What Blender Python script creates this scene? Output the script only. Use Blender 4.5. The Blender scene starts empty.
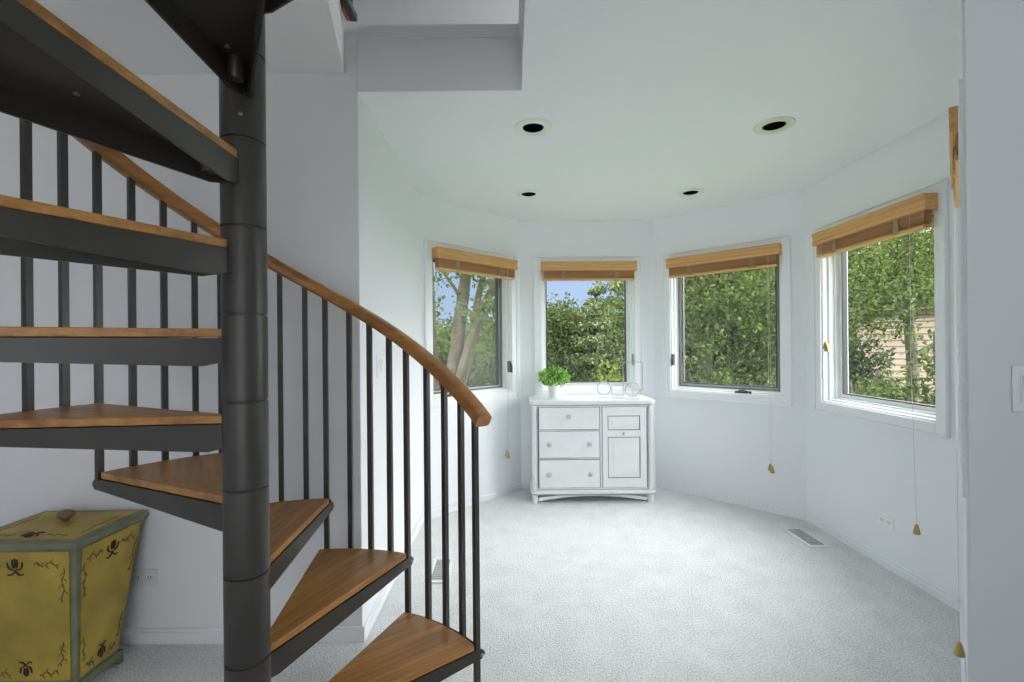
import bpy, bmesh, math, random
from mathutils import Vector, Matrix, noise
R = math.radians
SC = bpy.context.scene
COL = SC.collection
F = 475.0                       # focal length in pixels of the 1024-wide frame
CAMZ = 1.322
HZ = 345.3                      # horizon row
random.seed(7)

# ---------------------------------------------------------------- materials
def newmat(name):
    m = bpy.data.materials.new(name); m.use_nodes = True
    nt = m.node_tree
    b = nt.nodes['Principled BSDF']
    return m, nt, b
def N(nt, t, **kw):
    n = nt.nodes.new(t)
    for k, v in kw.items():
        if k.startswith('_'): setattr(n, k[1:], v)
        else: n.inputs[k.replace('__', ' ')].default_value = v
    return n
def simple(name, col, rough=.5, metal=0., bump=None, var=None, spec=.5):
    m, nt, b = newmat(name)
    b.inputs['Base Color'].default_value = (*col, 1); b.inputs['Roughness'].default_value = rough
    b.inputs['Metallic'].default_value = metal; b.inputs['Specular IOR Level'].default_value = spec
    tc = N(nt, 'ShaderNodeTexCoord')
    if var:
        sc, amt = var
        n = N(nt, 'ShaderNodeTexNoise', Scale=sc, Detail=4.0); nt.links.new(tc.outputs['Object'], n.inputs['Vector'])
        r = N(nt, 'ShaderNodeValToRGB'); e = r.color_ramp.elements
        e[0].color = (*[c * (1 - amt) for c in col], 1); e[1].color = (*[min(1, c * (1 + amt)) for c in col], 1)
        e[0].position = .3; e[1].position = .7
        nt.links.new(n.outputs['Fac'], r.inputs['Fac']); nt.links.new(r.outputs['Color'], b.inputs['Base Color'])
    if bump:
        sc, st, dist = bump
        n = N(nt, 'ShaderNodeTexNoise', Scale=sc, Detail=3.0); nt.links.new(tc.outputs['Object'], n.inputs['Vector'])
        bp = N(nt, 'ShaderNodeBump', Strength=st, Distance=dist); nt.links.new(n.outputs['Fac'], bp.inputs['Height'])
        nt.links.new(bp.outputs['Normal'], b.inputs['Normal'])
    return m
def woodmat(name, dark, light, scale=(3, 40, 40), rough=.38, ring=5.0, coat=.2):
    m, nt, b = newmat(name)
    tc = N(nt, 'ShaderNodeTexCoord')
    mp = N(nt, 'ShaderNodeMapping'); mp.inputs['Scale'].default_value = scale
    nt.links.new(tc.outputs['Object'], mp.inputs['Vector'])
    n1 = N(nt, 'ShaderNodeTexNoise', Scale=1.0, Detail=6.0, Roughness=.65, Distortion=.6)
    nt.links.new(mp.outputs['Vector'], n1.inputs['Vector'])
    mp2 = N(nt, 'ShaderNodeMapping'); mp2.inputs['Scale'].default_value = tuple(s / 4 for s in scale)
    nt.links.new(tc.outputs['Object'], mp2.inputs['Vector'])
    n2 = N(nt, 'ShaderNodeTexNoise', Scale=1.0, Detail=2.0, Distortion=1.5)
    nt.links.new(mp2.outputs['Vector'], n2.inputs['Vector'])
    mx = N(nt, 'ShaderNodeMath', _operation='MULTIPLY_ADD'); mx.inputs[1].default_value = .45
    nt.links.new(n2.outputs['Fac'], mx.inputs[0])
    m3 = N(nt, 'ShaderNodeMath', _operation='MULTIPLY'); m3.inputs[1].default_value = .6
    nt.links.new(n1.outputs['Fac'], m3.inputs[0]); nt.links.new(m3.outputs[0], mx.inputs[2])
    r = N(nt, 'ShaderNodeValToRGB'); e = r.color_ramp.elements
    e[0].color = (*dark, 1); e[1].color = (*light, 1); e[0].position = .36; e[1].position = .66
    nt.links.new(mx.outputs[0], r.inputs['Fac']); nt.links.new(r.outputs['Color'], b.inputs['Base Color'])
    b.inputs['Roughness'].default_value = rough; b.inputs['Coat Weight'].default_value = coat; b.inputs['Coat Roughness'].default_value = .25
    bp = N(nt, 'ShaderNodeBump', Strength=.15, Distance=.002); nt.links.new(n1.outputs['Fac'], bp.inputs['Height'])
    nt.links.new(bp.outputs['Normal'], b.inputs['Normal'])
    return m
WALLC = (.825, .842, .866)
M = {}
M['wall'] = simple('wall_paint', WALLC, .7, bump=(90, .05, .002), spec=.25)
M['stairwall'] = simple('stairwell_paint', (.80, .80, .815), .7, bump=(90, .05, .002), spec=.25)
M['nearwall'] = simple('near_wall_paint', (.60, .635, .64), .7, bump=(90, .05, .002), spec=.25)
M['ceil'] = simple('ceiling_paint', (.825, .842, .86), .8, bump=(60, .04, .002), spec=.2)
M['trim'] = simple('trim_paint', (.85, .86, .875), .4)
M['frame'] = simple('window_white', (.86, .88, .88), .35)
M['seal'] = simple('dark_seal', (.055, .055, .055), .5)
M['steel'] = simple('charcoal_steel', (.031, .027, .0225), .37, bump=(180, .06, .001), var=(6, .12))
M['bolt'] = simple('bolt_steel', (.35, .35, .34), .3, .9)
M['brass'] = simple('brass', (.42, .31, .10), .35, .6)
M['oak'] = woodmat('oak_tread', (.22, .085, .018), (.50, .235, .058), (2.6, 46, 40), .45, coat=.06)
M['rail'] = woodmat('rail_wood', (.24, .09, .02), (.45, .195, .046), (8, 8, 30))
M['blind'] = woodmat('blind_wood', (.50, .25, .085), (.74, .43, .17), (1.2, 30, 60), rough=.5, coat=.05)
M['slat'] = woodmat('slat_wood', (.28, .125, .05), (.52, .27, .11), (1.2, 30, 60), rough=.55, coat=.0)
M['tape'] = simple('ladder_tape', (.42, .34, .21), .8)
M['cord'] = simple('cord', (.6, .6, .58), .8)
M['can'] = simple('lamp_black', (.004, .004, .004), 1.0, spec=0)
M['plate'] = simple('plate_white', (.84, .86, .85), .35)
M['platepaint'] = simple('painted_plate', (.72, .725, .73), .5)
M['plateivory'] = simple('ring_cream', (.72, .71, .60), .45)
M['slot'] = simple('slot_dark', (.03, .03, .03), .5)
M['dresserknob'] = simple('knob_glaze', (.52, .52, .51), .4)
M['dresser'] = simple('dresser_paint', (.75, .77, .775), .35, var=(9, .03))
M['worn_shade'] = simple('worn_edge_and_shade', (.20, .19, .175), .6)  # dark tone for wear, and for shade painted into dresser gaps and joints
M['pot'] = simple('pot_ceramic', (.86, .87, .86), .3)
M['wire'] = simple('silver_wire', (.42, .42, .41), .35, .6)
M['green'] = simple('chest_green', (.17, .185, .11), .5, var=(10, .25), bump=(40, .1, .002))
M['yellow'] = simple('chest_yellow', (.41, .29, .045), .5, var=(5, .28), bump=(40, .1, .002))
M['motif'] = simple('painted_motif', (.035, .012, .012), .6)
M['scroll'] = simple('painted_scroll', (.155, .12, .035), .6)
M['knob'] = simple('chest_knob', (.15, .115, .045), .4, var=(20, .3))
M['ring'] = simple('ring_white', (.78, .785, .74), .4)
M['vent'] = simple('register_white', (.84, .85, .85), .4)
M['ventin'] = simple('register_slats', (.46, .47, .48), .5)
M['screenframe'] = simple('screen_frame_grey', (.20, .20, .20), .5)
M['bounce_grey'] = simple('bounce_grey', (.42, .42, .42), .9, var=(3, .1), bump=(40, .2, .004))
M['roof'] = simple('roof_shingle', (.22, .19, .17), .9, var=(4, .2))

def carpet():
    m, nt, b = newmat('carpet_pile')
    tc = N(nt, 'ShaderNodeTexCoord')
    n1 = N(nt, 'ShaderNodeTexNoise', Scale=125.0, Detail=5.0, Roughness=.75)
    n2 = N(nt, 'ShaderNodeTexNoise', Scale=7.0, Detail=4.0)
    v = N(nt, 'ShaderNodeTexVoronoi', Scale=150.0)
    for n in (n1, n2, v): nt.links.new(tc.outputs['Object'], n.inputs['Vector'])
    r = N(nt, 'ShaderNodeValToRGB'); e = r.color_ramp.elements
    e[0].color = (.52, .53, .53, 1); e[1].color = (.95, .95, .95, 1); e[0].position = .34; e[1].position = .55
    ad = N(nt, 'ShaderNodeMath', _operation='MULTIPLY_ADD'); ad.inputs[1].default_value = .12
    nt.links.new(n2.outputs['Fac'], ad.inputs[0])
    m2 = N(nt, 'ShaderNodeMath', _operation='MULTIPLY'); m2.inputs[1].default_value = .88
    nt.links.new(n1.outputs['Fac'], m2.inputs[0]); nt.links.new(m2.outputs[0], ad.inputs[2])
    nt.links.new(ad.outputs[0], r.inputs['Fac']); nt.links.new(r.outputs['Color'], b.inputs['Base Color'])
    b.inputs['Roughness'].default_value = .95; b.inputs['Specular IOR Level'].default_value = .1
    sb = N(nt, 'ShaderNodeMath', _operation='SUBTRACT'); nt.links.new(n1.outputs['Fac'], sb.inputs[0])
    m4 = N(nt, 'ShaderNodeMath', _operation='MULTIPLY'); m4.inputs[1].default_value = .5
    nt.links.new(v.outputs['Distance'], m4.inputs[0]); nt.links.new(m4.outputs[0], sb.inputs[1])
    bp = N(nt, 'ShaderNodeBump', Strength=.9, Distance=.012); nt.links.new(sb.outputs[0], bp.inputs['Height'])
    nt.links.new(bp.outputs['Normal'], b.inputs['Normal'])
    return m
M['carpet'] = carpet()

def glassmat():
    m, nt, b = newmat('window_glass'); nt.nodes.remove(b)
    out = nt.nodes['Material Output']
    tr = N(nt, 'ShaderNodeBsdfTransparent'); tr.inputs['Color'].default_value = (.96, .97, .965, 1)
    gl = N(nt, 'ShaderNodeBsdfGlossy'); gl.inputs['Roughness'].default_value = .01
    lw = N(nt, 'ShaderNodeLayerWeight'); lw.inputs['Blend'].default_value = .5
    p5 = N(nt, 'ShaderNodeMath', _operation='POWER'); p5.inputs[1].default_value = 5.0; nt.links.new(lw.outputs['Facing'], p5.inputs[0])
    fr = N(nt, 'ShaderNodeMath', _operation='MULTIPLY_ADD'); fr.inputs[1].default_value = .95; fr.inputs[2].default_value = .006; nt.links.new(p5.outputs[0], fr.inputs[0])
    mx = N(nt, 'ShaderNodeMixShader')
    nt.links.new(fr.outputs[0], mx.inputs[0]); nt.links.new(tr.outputs[0], mx.inputs[1]); nt.links.new(gl.outputs[0], mx.inputs[2])
    nt.links.new(mx.outputs[0], out.inputs['Surface'])
    return m
M['glass'] = glassmat()
def screenmat():
    m, nt, b = newmat('insect_mesh'); nt.nodes.remove(b)
    out = nt.nodes['Material Output']
    tr = N(nt, 'ShaderNodeBsdfTransparent'); df = N(nt, 'ShaderNodeBsdfDiffuse'); df.inputs['Color'].default_value = (.27, .27, .26, 1)
    mx = N(nt, 'ShaderNodeMixShader'); mx.inputs[0].default_value = .17
    nt.links.new(tr.outputs[0], mx.inputs[1]); nt.links.new(df.outputs[0], mx.inputs[2]); nt.links.new(mx.outputs[0], out.inputs['Surface'])
    return m
M['screen'] = screenmat()

def leafmat(name, c1, c2, trans=.35):
    m, nt, b = newmat(name); nt.nodes.remove(b); out = nt.nodes['Material Output']
    g = N(nt, 'ShaderNodeNewGeometry'); r = N(nt, 'ShaderNodeValToRGB'); e = r.color_ramp.elements
    e[0].color = (*c1, 1); e[1].color = (*c2, 1)
    nt.links.new(g.outputs['Random Per Island'], r.inputs['Fac'])
    df = N(nt, 'ShaderNodeBsdfDiffuse'); tl = N(nt, 'ShaderNodeBsdfTranslucent'); mx = N(nt, 'ShaderNodeMixShader'); mx.inputs[0].default_value = trans
    nt.links.new(r.outputs['Color'], df.inputs['Color']); nt.links.new(r.outputs['Color'], tl.inputs['Color'])
    nt.links.new(df.outputs[0], mx.inputs[1]); nt.links.new(tl.outputs[0], mx.inputs[2]); nt.links.new(mx.outputs[0], out.inputs['Surface'])
    return m
M['leaf_mid'] = leafmat('leaf_mid', (.035, .052, .022), (.15, .185, .07))
M['leaf_bright'] = leafmat('leaf_bright', (.035, .055, .02), (.20, .26, .085), .4)
M['leaf_dark'] = leafmat('leaf_dark', (.025, .038, .022), (.085, .11, .055))
M['leaf_conifer'] = leafmat('leaf_conifer', (.06, .08, .045), (.22, .255, .12), .2)
M['leaf_lime'] = leafmat('leaf_lime', (.12, .165, .03), (.33, .38, .10), .4)
M['leaf_grey'] = leafmat('leaf_grey', (.07, .085, .065), (.17, .19, .14))
M['plant'] = leafmat('plant_leaf', (.10, .26, .05), (.46, .72, .20), .4)
M['bark'] = simple('bark', (.115, .098, .075), .9, var=(9, .35), bump=(30, .6, .02))
M['bark_dark'] = simple('bark_dark', (.09, .075, .06), .9, var=(9, .3), bump=(30, .6, .02))
M['grass'] = simple('grass', (.11, .15, .05), .95, var=(3, .35), bump=(60, .6, .02))
def siding(name, c1, c2, mortar, sx, sy):
    m, nt, b = newmat(name)
    tc = N(nt, 'ShaderNodeTexCoord'); br = N(nt, 'ShaderNodeTexBrick')
    mp = N(nt, 'ShaderNodeMapping'); mp.inputs['Rotation'].default_value = (R(90), 0, 0)
    nt.links.new(tc.outputs['Object'], mp.inputs['Vector']); nt.links.new(mp.outputs[0], br.inputs['Vector'])
    br.inputs['Color1'].default_value = (*c1, 1); br.inputs['Color2'].default_value = (*c2, 1); br.inputs['Mortar'].default_value = (*mortar, 1)
    br.inputs['Scale'].default_value = 1.0; br.inputs['Brick Width'].default_value = sx; br.inputs['Row Height'].default_value = sy; br.inputs['Mortar Size'].default_value = .018
    nt.links.new(br.outputs['Color'], b.inputs['Base Color']); b.inputs['Roughness'].default_value = .9
    return m
M['brick'] = siding('tan_siding', (.36, .28, .23), (.42, .33, .27), (.17, .13, .11), 2.4, .16)
M['siding2'] = siding('pale_siding', (.62, .58, .54), (.66, .62, .58), (.4, .37, .34), 3.0, .18)

# ---------------------------------------------------------------- mesh builder
class MB:
    def __init__(s): s.v = []; s.f = []; s.mi = []
    def raw(s, vs, fs, mi=0):
        o = len(s.v); s.v += [tuple(v) for v in vs]; s.f += [tuple(i + o for i in f) for f in fs]; s.mi += [mi] * len(fs); return s
    def box(s, x0, x1, y0, y1, z0, z1, mi=0, mat=None):
        vs = [Vector((x, y, z)) for z in (z0, z1) for y in (y0, y1) for x in (x0, x1)]
        if mat is not None: vs = [mat @ v for v in vs]
        return s.raw(vs, [(0, 2, 3, 1), (4, 5, 7, 6), (0, 1, 5, 4), (2, 6, 7, 3), (0, 4, 6, 2), (1, 3, 7, 5)], mi)
    def prism(s, poly, z0, z1, mi=0, mat=None):
        n = len(poly)
        a = sum(poly[i][0] * poly[(i + 1) % n][1] - poly[(i + 1) % n][0] * poly[i][1] for i in range(n))
        if a < 0: poly = poly[::-1]
        f0 = z0 if callable(z0) else (lambda x, y: z0); f1 = z1 if callable(z1) else (lambda x, y: z1)
        vs = [Vector((x, y, f0(x, y))) for x, y in poly] + [Vector((x, y, f1(x, y))) for x, y in poly]
        if mat is not None: vs = [mat @ v for v in vs]
        return s.raw(vs, [tuple(range(n - 1, -1, -1)), tuple(range(n, 2 * n))] + [(i, (i + 1) % n, n + (i + 1) % n, n + i) for i in range(n)], mi)
    def tube(s, path, rad, seg=10, mi=0, cap=True, closed=False, prof=None, up=Vector((0, 0, 1))):
        path = [Vector(p) for p in path]; n = len(path)
        rr = rad if isinstance(rad, (list, tuple)) else [rad] * n
        vs = []; k = len(prof) if prof else seg
        pn = None
        for i, p in enumerate(path):
            if closed: t = path[(i + 1) % n] - path[i - 1]
            else: t = path[min(i + 1, n - 1)] - path[max(i - 1, 0)]
            t.normalize()
            if prof:
                x = t.cross(up).normalized(); y = x.cross(t).normalized()
            else:
                if pn is None:
                    ref = Vector((0, 0, 1)) if abs(t.z) < .9 else Vector((1, 0, 0)); x = t.cross(ref).normalized()
                else: x = (pn - t * pn.dot(t)).normalized()
                pn = x; y = t.cross(x)
            for j in range(k):
                if prof: a, b = prof[j]; vs.append(p + x * a + y * b)
                else:
                    an = 2 * math.pi * j / k; vs.append(p + (x * math.cos(an) + y * math.sin(an)) * rr[i])
        fs = []
        for i in range(n if closed else n - 1):
            a = i * k; b = ((i + 1) % n) * k
            for j in range(k): fs.append((a + j, a + (j + 1) % k, b + (j + 1) % k, b + j))
        if cap and not closed: fs += [tuple(range(k - 1, -1, -1)), tuple(range((n - 1) * k, n * k))]
        return s.raw(vs, fs, mi)
    def lathe(s, prof, seg=24, mi=0, mat=None):
        vs = []; fs = []; n = len(prof)
        for r, z in prof:
            for j in range(seg):
                a = 2 * math.pi * j / seg; v = Vector((r * math.cos(a), r * math.sin(a), z)); vs.append(mat @ v if mat is not None else v)
        for i in range(n - 1):
            for j in range(seg): fs.append((i * seg + j, i * seg + (j + 1) % seg, (i + 1) * seg + (j + 1) % seg, (i + 1) * seg + j))
        fs += [tuple(range(seg - 1, -1, -1)), tuple(range((n - 1) * seg, n * seg))]
        return s.raw(vs, fs, mi)
    def mesh(s, name, mats, smooth=False):
        me = bpy.data.meshes.new(name); me.from_pydata(s.v, [], s.f)
        for m in (mats if isinstance(mats, (list, tuple)) else [mats]): me.materials.append(M[m])
        me.polygons.foreach_set('material_index', s.mi)
        me.update()
        bm = bmesh.new(); bm.from_mesh(me); bmesh.ops.recalc_face_normals(bm, faces=bm.faces); bm.to_mesh(me); bm.free()
        if smooth:
            me.shade_smooth(); me.set_sharp_from_angle(angle=R(38))
        return me
    def build(s, name, mats, parent=None, smooth=False, bevel=0, **props):
        o = bpy.data.objects.new(name, s.mesh(name, mats, smooth)); COL.objects.link(o)
        if parent is not None: o.parent = parent
        if bevel:
            b = o.modifiers.new('Bevel', 'BEVEL'); b.width = bevel; b.segments = 2; b.limit_method = 'ANGLE'; b.angle_limit = R(40)
        for k, v in props.items(): o[k] = v
        return o
def thing(name, label, cat, loc=(0, 0, 0), rz=0, group=None):
    o = bpy.data.objects.new(name, None); COL.objects.link(o); o.empty_display_size = .1
    o.location = loc; o.rotation_euler = (0, 0, rz)
    o['label'] = label; o['category'] = cat
    if group: o['group'] = group
    return o
def tag(o, label, cat, group=None):
    o['label'] = label; o['category'] = cat
    if group: o['group'] = group
    return o
def struct(o):
    o['kind'] = 'structure'; return o
def copy_tree(o, parent=None):
    c = o.copy(); COL.objects.link(c)
    if parent is not None: c.parent = parent
    for ch in list(o.children): copy_tree(ch, c)
    return c

# ---------------------------------------------------------------- room shell
CEIL = 2.465; UP = 2.743
YS = 2.133                                   # stair wall plane
A0 = (-.683, YS); A1 = (-.69, 3.585); A2 = (.075, 4.38); A3 = (1.322, 4.40); A4 = (2.185, 3.535); A5 = (2.185, 2.31); A6 = (1.152, 1.2)
WT = .14
def wallframe(P, Q):
    """matrix with x along the wall from P to Q (left to right seen from inside), y outward, origin on the floor"""
    d = Vector((Q[0] - P[0], Q[1] - P[1], 0)); L = d.length; d.normalize()
    a = math.atan2(d.y, d.x)
    return L, a, Matrix.Translation((P[0], P[1], 0)) @ Matrix.Rotation(a, 4, 'Z')
def col_u(px, P, Q):
    """distance along wall P-Q at which picture column px meets it"""
    k = (px - 512) / F; dx, dy = Q[0] - P[0], Q[1] - P[1]; L = math.hypot(dx, dy)
    t = (k * P[1] - P[0]) / (dx - k * dy)
    return t * L
OZ0, OZ1 = .905, 2.07                        # window openings
def bay_wall(name, P, Q, u0=None, u1=None, e0=.06, e1=.06):
    L, a, m = wallframe(P, Q); b = MB()
    if u0 is None: b.box(-e0, L + e1, 0, WT, 0, CEIL + .02)
    else:
        b.box(-e0, u0, 0, WT, 0, CEIL + .02); b.box(u1, L + e1, 0, WT, 0, CEIL + .02)
        b.box(u0, u1, 0, WT, 0, OZ0); b.box(u0, u1, 0, WT, OZ1, CEIL + .02)
    o = b.build(name, 'wall'); o.matrix_world = m; struct(o)
    return L, a, m

fl = MB(); fl.prism([(-2.7, -2.6), (1.85, -2.6), (1.85, 1.25), (2.33, 1.8), (2.33, 3.6), (1.38, 4.54), (.02, 4.53), (-.83, 3.65), (-.83, 2.3), (-2.7, 2.3)], -.12, 0)
struct(fl.build('floor', 'carpet'))

# windows: (wall points, opening columns)
W = {}
W[1] = (A1, A2, col_u(432, A1, A2), col_u(511, A1, A2))
W[2] = (A2, A3, col_u(541.5, A2, A3), col_u(634.5, A2, A3))
W[3] = (A3, A4, col_u(671, A3, A4), col_u(782, A3, A4))
W[4] = (A4, A5, A4[1] - 3.345, A4[1] - 2.44)
L5 = math.hypot(A6[0] - A5[0], A6[1] - A5[1])
W[5] = (A5, A6, .30, 1.08)
for nm, k, e0, e1 in (('wall_bay_left', 1, .0, .0), ('wall_back', 2, .0, .0), ('wall_bay_right', 3, .0, .0), ('wall_right', 4, .0, .0), ('wall_angled', 5, 0, -.16)):
    bay_wall(nm, *W[k], e0=e0, e1=e1)
# wedge posts closing the outer corners of the bay
for nm, p in (('wall_corner', A1), ('wall_corner', A2), ('wall_corner', A3), ('wall_corner', A4), ('wall_corner', A5)):
    i = [A1, A2, A3, A4, A5].index(p); seq = [A0, A1, A2, A3, A4, A5, A6]
    q0, q1 = seq[i], seq[i + 2]
    def nrm(P, Q):
        d = Vector((Q[0] - P[0], Q[1] - P[1])).normalized(); return Vector((-d.y, d.x))
    n0, n1 = nrm(q0, p), nrm(p, q1); v = Vector(p)
    mid = (n0 + n1).normalized() * (WT / (n0 + n1).normalized().dot(n0))
    e = 0.0005
    struct(MB().prism([tuple(v + mid * .01), tuple(v + n0 * WT), tuple(v + mid), tuple(v + n1 * WT)], 0, CEIL).build(nm, 'wall'))
L, a, m = wallframe(A0, A1)
o = MB().box(.0005, .14, 0, .003, 0, CEIL).box(.14, L, 0, WT, 0, CEIL + .02).build('wall_left', 'wall'); o.matrix_world = m; struct(o)
# near wall on the right, with the hall's right side
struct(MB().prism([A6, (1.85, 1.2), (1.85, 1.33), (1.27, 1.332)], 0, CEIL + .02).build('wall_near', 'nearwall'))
struct(MB().box(1.75, 1.85, -2.6, 1.2, 0, CEIL + .02).build('wall_hall_right', 'stairwall'))
# stair wall and hall walls
struct(MB().box(-2.6, -.6865, YS, YS + .14, 0, UP).build('wall_stair', 'stairwall'))
struct(MB().box(-2.6, -2.46, -2.6, YS, 0, UP).build('wall_hall_left', 'stairwall'))
hb = MB(); hb.box(-2.46, -1.6, -2.6, -2.46, 0, UP); hb.box(1.2, 1.75, -2.6, -2.46, 0, UP); hb.box(-1.6, 1.2, -2.6, -2.46, 0, .3); hb.box(-1.6, 1.2, -2.6, -2.46, 2.25, UP)  # opening added behind the camera to let fill light in
struct(hb.build('wall_hall_back', 'stairwall'))
struct(MB().box(-2.7, 2.4, -4.6, -2.7, 2.62, 2.76).build('sun_block_slab', 'roof'))  # unseen slab added to keep the sun out of the rear opening
# ceilings (storey slabs)
c = MB(); c.prism([(.053, -2.46), (1.8, -2.46), (1.8, 1.22), (2.3, 1.75), (2.31, 3.58), (1.37, 4.52), (.053, 4.5)], CEIL, UP)
struct(c.build('ceiling', 'ceil'))
c = MB(); c.prism([(.053, YS), (.053, 4.5), (.03, 4.5), (-.80, 3.63), (-.80, YS + .14), (-.683, YS)], CEIL, UP)
struct(c.build('ceiling', 'ceil'))
struct(MB().box(-2.46, .053, -2.46, .50, CEIL, UP).build('ceiling', 'ceil'))
# low landing over the stair foot: its underside and raking side show at the top of the frame
LE = [(-.741, YS), (-.69, 1.90), (-.642, 1.684), (-.625, 1.60)]
c = MB(); c.prism(LE + [(-2.46, 1.60), (-2.46, YS)], 2.551, 2.775)
struct(c.build('ceiling_landing', 'stairwall'))
# header trim under the upper floor edge
struct(MB().box(-.68, .053, YS - .012, YS, 2.70, 2.757).build('trim_1', 'stairwall'))
struct(MB().box(.041, .053, .5, YS - .012, 2.70, 2.757).build('trim_2', 'stairwall'))
struct(MB().box(-.6835, .053, YS - .003, YS, CEIL, 2.70).build('trim_4', 'stairwall'))
# upper storey shell
up = MB(); up.box(-2.6, 2.3, 4.3, 4.42, UP, 5.2)
struct(up.build('wall_upper_back', 'stairwall'))
struct(MB().box(-2.6, -2.46, -2.6, 4.3, UP, 5.2).build('wall_upper_left', 'stairwall'))
u = MB(); u.box(2.18, 2.3, -2.6, 4.3, UP, 5.2)
struct(u.build('wall_upper_right', 'stairwall'))
struct(MB().box(-2.46, 2.18, -2.6, -2.46, UP, 5.2).build('wall_upper_front', 'stairwall'))
u = MB()                                     # upper ceiling with an unseen opening added to light the storey
for q in ((-2.7, 2.4, -2.7, 2.7), (-2.7, 2.4, 3.6, 4.5), (-2.7, .8, 2.7, 3.6), (1.8, 2.4, 2.7, 3.6)): u.box(*q, 5.2, 5.35)
struct(u.build('ceiling_upper', 'ceil'))
struct(MB().prism([(-2.46, YS + .14), (-.80, YS + .14), (-.80, 3.63), (.03, 4.5), (-2.46, 4.5)], UP - .15, UP).build('floor_upper', 'carpet'))

# baseboards
def baseboard(name, P, Q, u0=0., u1=None, h=.060, mt='wall'):
    L, a, m = wallframe(P, Q); u1 = L if u1 is None else u1
    b = MB(); b.box(u0, u1, -.014, 0, 0, h - .016); b.box(u0, u1, -.010, 0, h - .016, h)
    o = b.build(name, mt, bevel=.003); o.matrix_world = m; struct(o)
baseboard('baseboard_stair', (-2.46, YS), (-.683, YS), 0, 1.777 + .013, .068, 'stairwall')
baseboard('baseboard_left', A0, A1)
baseboard('baseboard_bay_left', A1, A2)
baseboard('baseboard_back', A2, A3)
baseboard('baseboard_bay_right', A3, A4)
baseboard('baseboard_right', A4, A5)
baseboard('baseboard_angled', A5, A6)

# ---------------------------------------------------------------- windows
def window(n, latch=None, crank=None, screen=True, screen_side='right', deep=.10):
    P, Q, u0, u1 = W[n]; L, a, m = wallframe(P, Q)
    root = bpy.data.objects.new('window_%d' % n, None); COL.objects.link(root); root.matrix_world = m if n != 5 else m @ Matrix.Translation((0, .010, 0)); struct(root)
    cw = .056
    b = MB()                                                 # casing, flat with a raised back band
    for x0, x1, z0, z1 in ((u0 - cw, u0, OZ0 - cw, OZ1 + cw), (u1, u1 + cw, OZ0 - cw, OZ1 + cw), (u0, u1, OZ1, OZ1 + cw), (u0, u1, OZ0 - cw, OZ0)):
        b.box(x0, x1, -.014, 0, z0, z1)
    for x0, x1, z0, z1 in ((u0 - cw - .012, u0 - cw, OZ0 - cw - .012, OZ1 + cw + .012), (u1 + cw, u1 + cw + .012, OZ0 - cw - .012, OZ1 + cw + .012), (u0 - cw, u1 + cw, OZ1 + cw, OZ1 + cw + .012), (u0 - cw, u1 + cw, OZ0 - cw - .012, OZ0 - cw)):
        b.box(x0, x1, -.022, 0, z0, z1)
    b.build('casing', 'trim', root, bevel=.003)
    def ring(b, x0, x1, z0, z1, w, y0, y1, wb=None):
        wb = w if wb is None else wb
        b.box(x0, x0 + w, y0, y1, z0, z1); b.box(x1 - w, x1, y0, y1, z0, z1)
        b.box(x0 + w, x1 - w, y0, y1, z1 - w, z1); b.box(x0 + w, x1 - w, y0, y1, z0, z0 + wb)
    b = MB(); e = .0
    ring(b, u0, u1, OZ0, OZ1, .010, 0, WT)                    # jamb liner
    ring(b, u0 + .010, u1 - .010, OZ0 + .010, OZ1 - .010, .012, .035, WT)
    ring(b, u0 + .022, u1 - .022, OZ0 + .022, OZ1 - .022, .012, .07, WT)
    b.build('jamb', 'frame', root, bevel=.002)
    x0, x1, z0, z1 = u0 + .034, u1 - .034, OZ0 + .030, OZ1 - .034
    sw = .018 if n == 2 else .028
    b = MB(); ring(b, x0, x1, z0, z1, sw, deep, WT, .030)
    b.build('sash', 'frame', root, bevel=.003)
    b = MB(); ring(b, x0 + sw, x1 - sw, z0 + .030, z1 - sw, .008, deep - .003, deep + .03)
    b.build('gasket', 'seal', root)
    b = MB(); b.box(x0 + sw, x1 - sw, deep + .010, deep + .014, z0 + .03, z1 - sw)
    b.build('glass', 'glass', root)
    if screen:
        b = MB(); ring(b, x0 + .002, x1 - .002, z0 + .002, z1 - .002, .016, deep - .022, deep - .010)
        fr = b.build('screen_frame', 'screenframe', root)
        b = MB(); b.raw([(x0 + .01, deep - .016, z0 + .01), (x1 - .01, deep - .016, z0 + .01), (x1 - .01, deep - .016, z1 - .01), (x0 + .01, deep - .016, z1 - .01)], [(0, 1, 2, 3)])
        b.build('insect_screen', 'screen', root)
    if latch:
        side, z = latch
        x = u0 + .012 if side == 'l' else u1 - .012
        b = MB(); b.box(x - .008, x + .008, -.004, .03, z - .05, z + .05); b.tube([(x, -.006, z + .03), (x, -.022, z), (x, -.02, z - .055)], .006, 8)
        b.build('lock_lever', 'seal' if n != 2 else 'bolt', root, smooth=True)
    if crank is not None:
        b = MB(); x = u0 + (u1 - u0) * crank
        b.box(x - .05, x + .05, .01, .05, OZ0 + .010, OZ0 + .024); b.tube([(x - .02, .02, OZ0 + .03), (x + .03, -.005, OZ0 + .035), (x + .075, -.010, OZ0 + .022)], .007, 8); b.lathe([(.011, 0), (.011, .02)], 10, mat=Matrix.Translation((x + .078, -.010, OZ0 + .012)))
        b.build('crank_handle', 'seal', root, smooth=True)
    return root
window(1, ('r', 1.13), .22)
window(2, ('r', 1.18), None, screen=False)
window(3, ('l', 1.18), .66)
window(4, None, None, screen=False)
window(5, None, None, screen=False)

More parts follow.
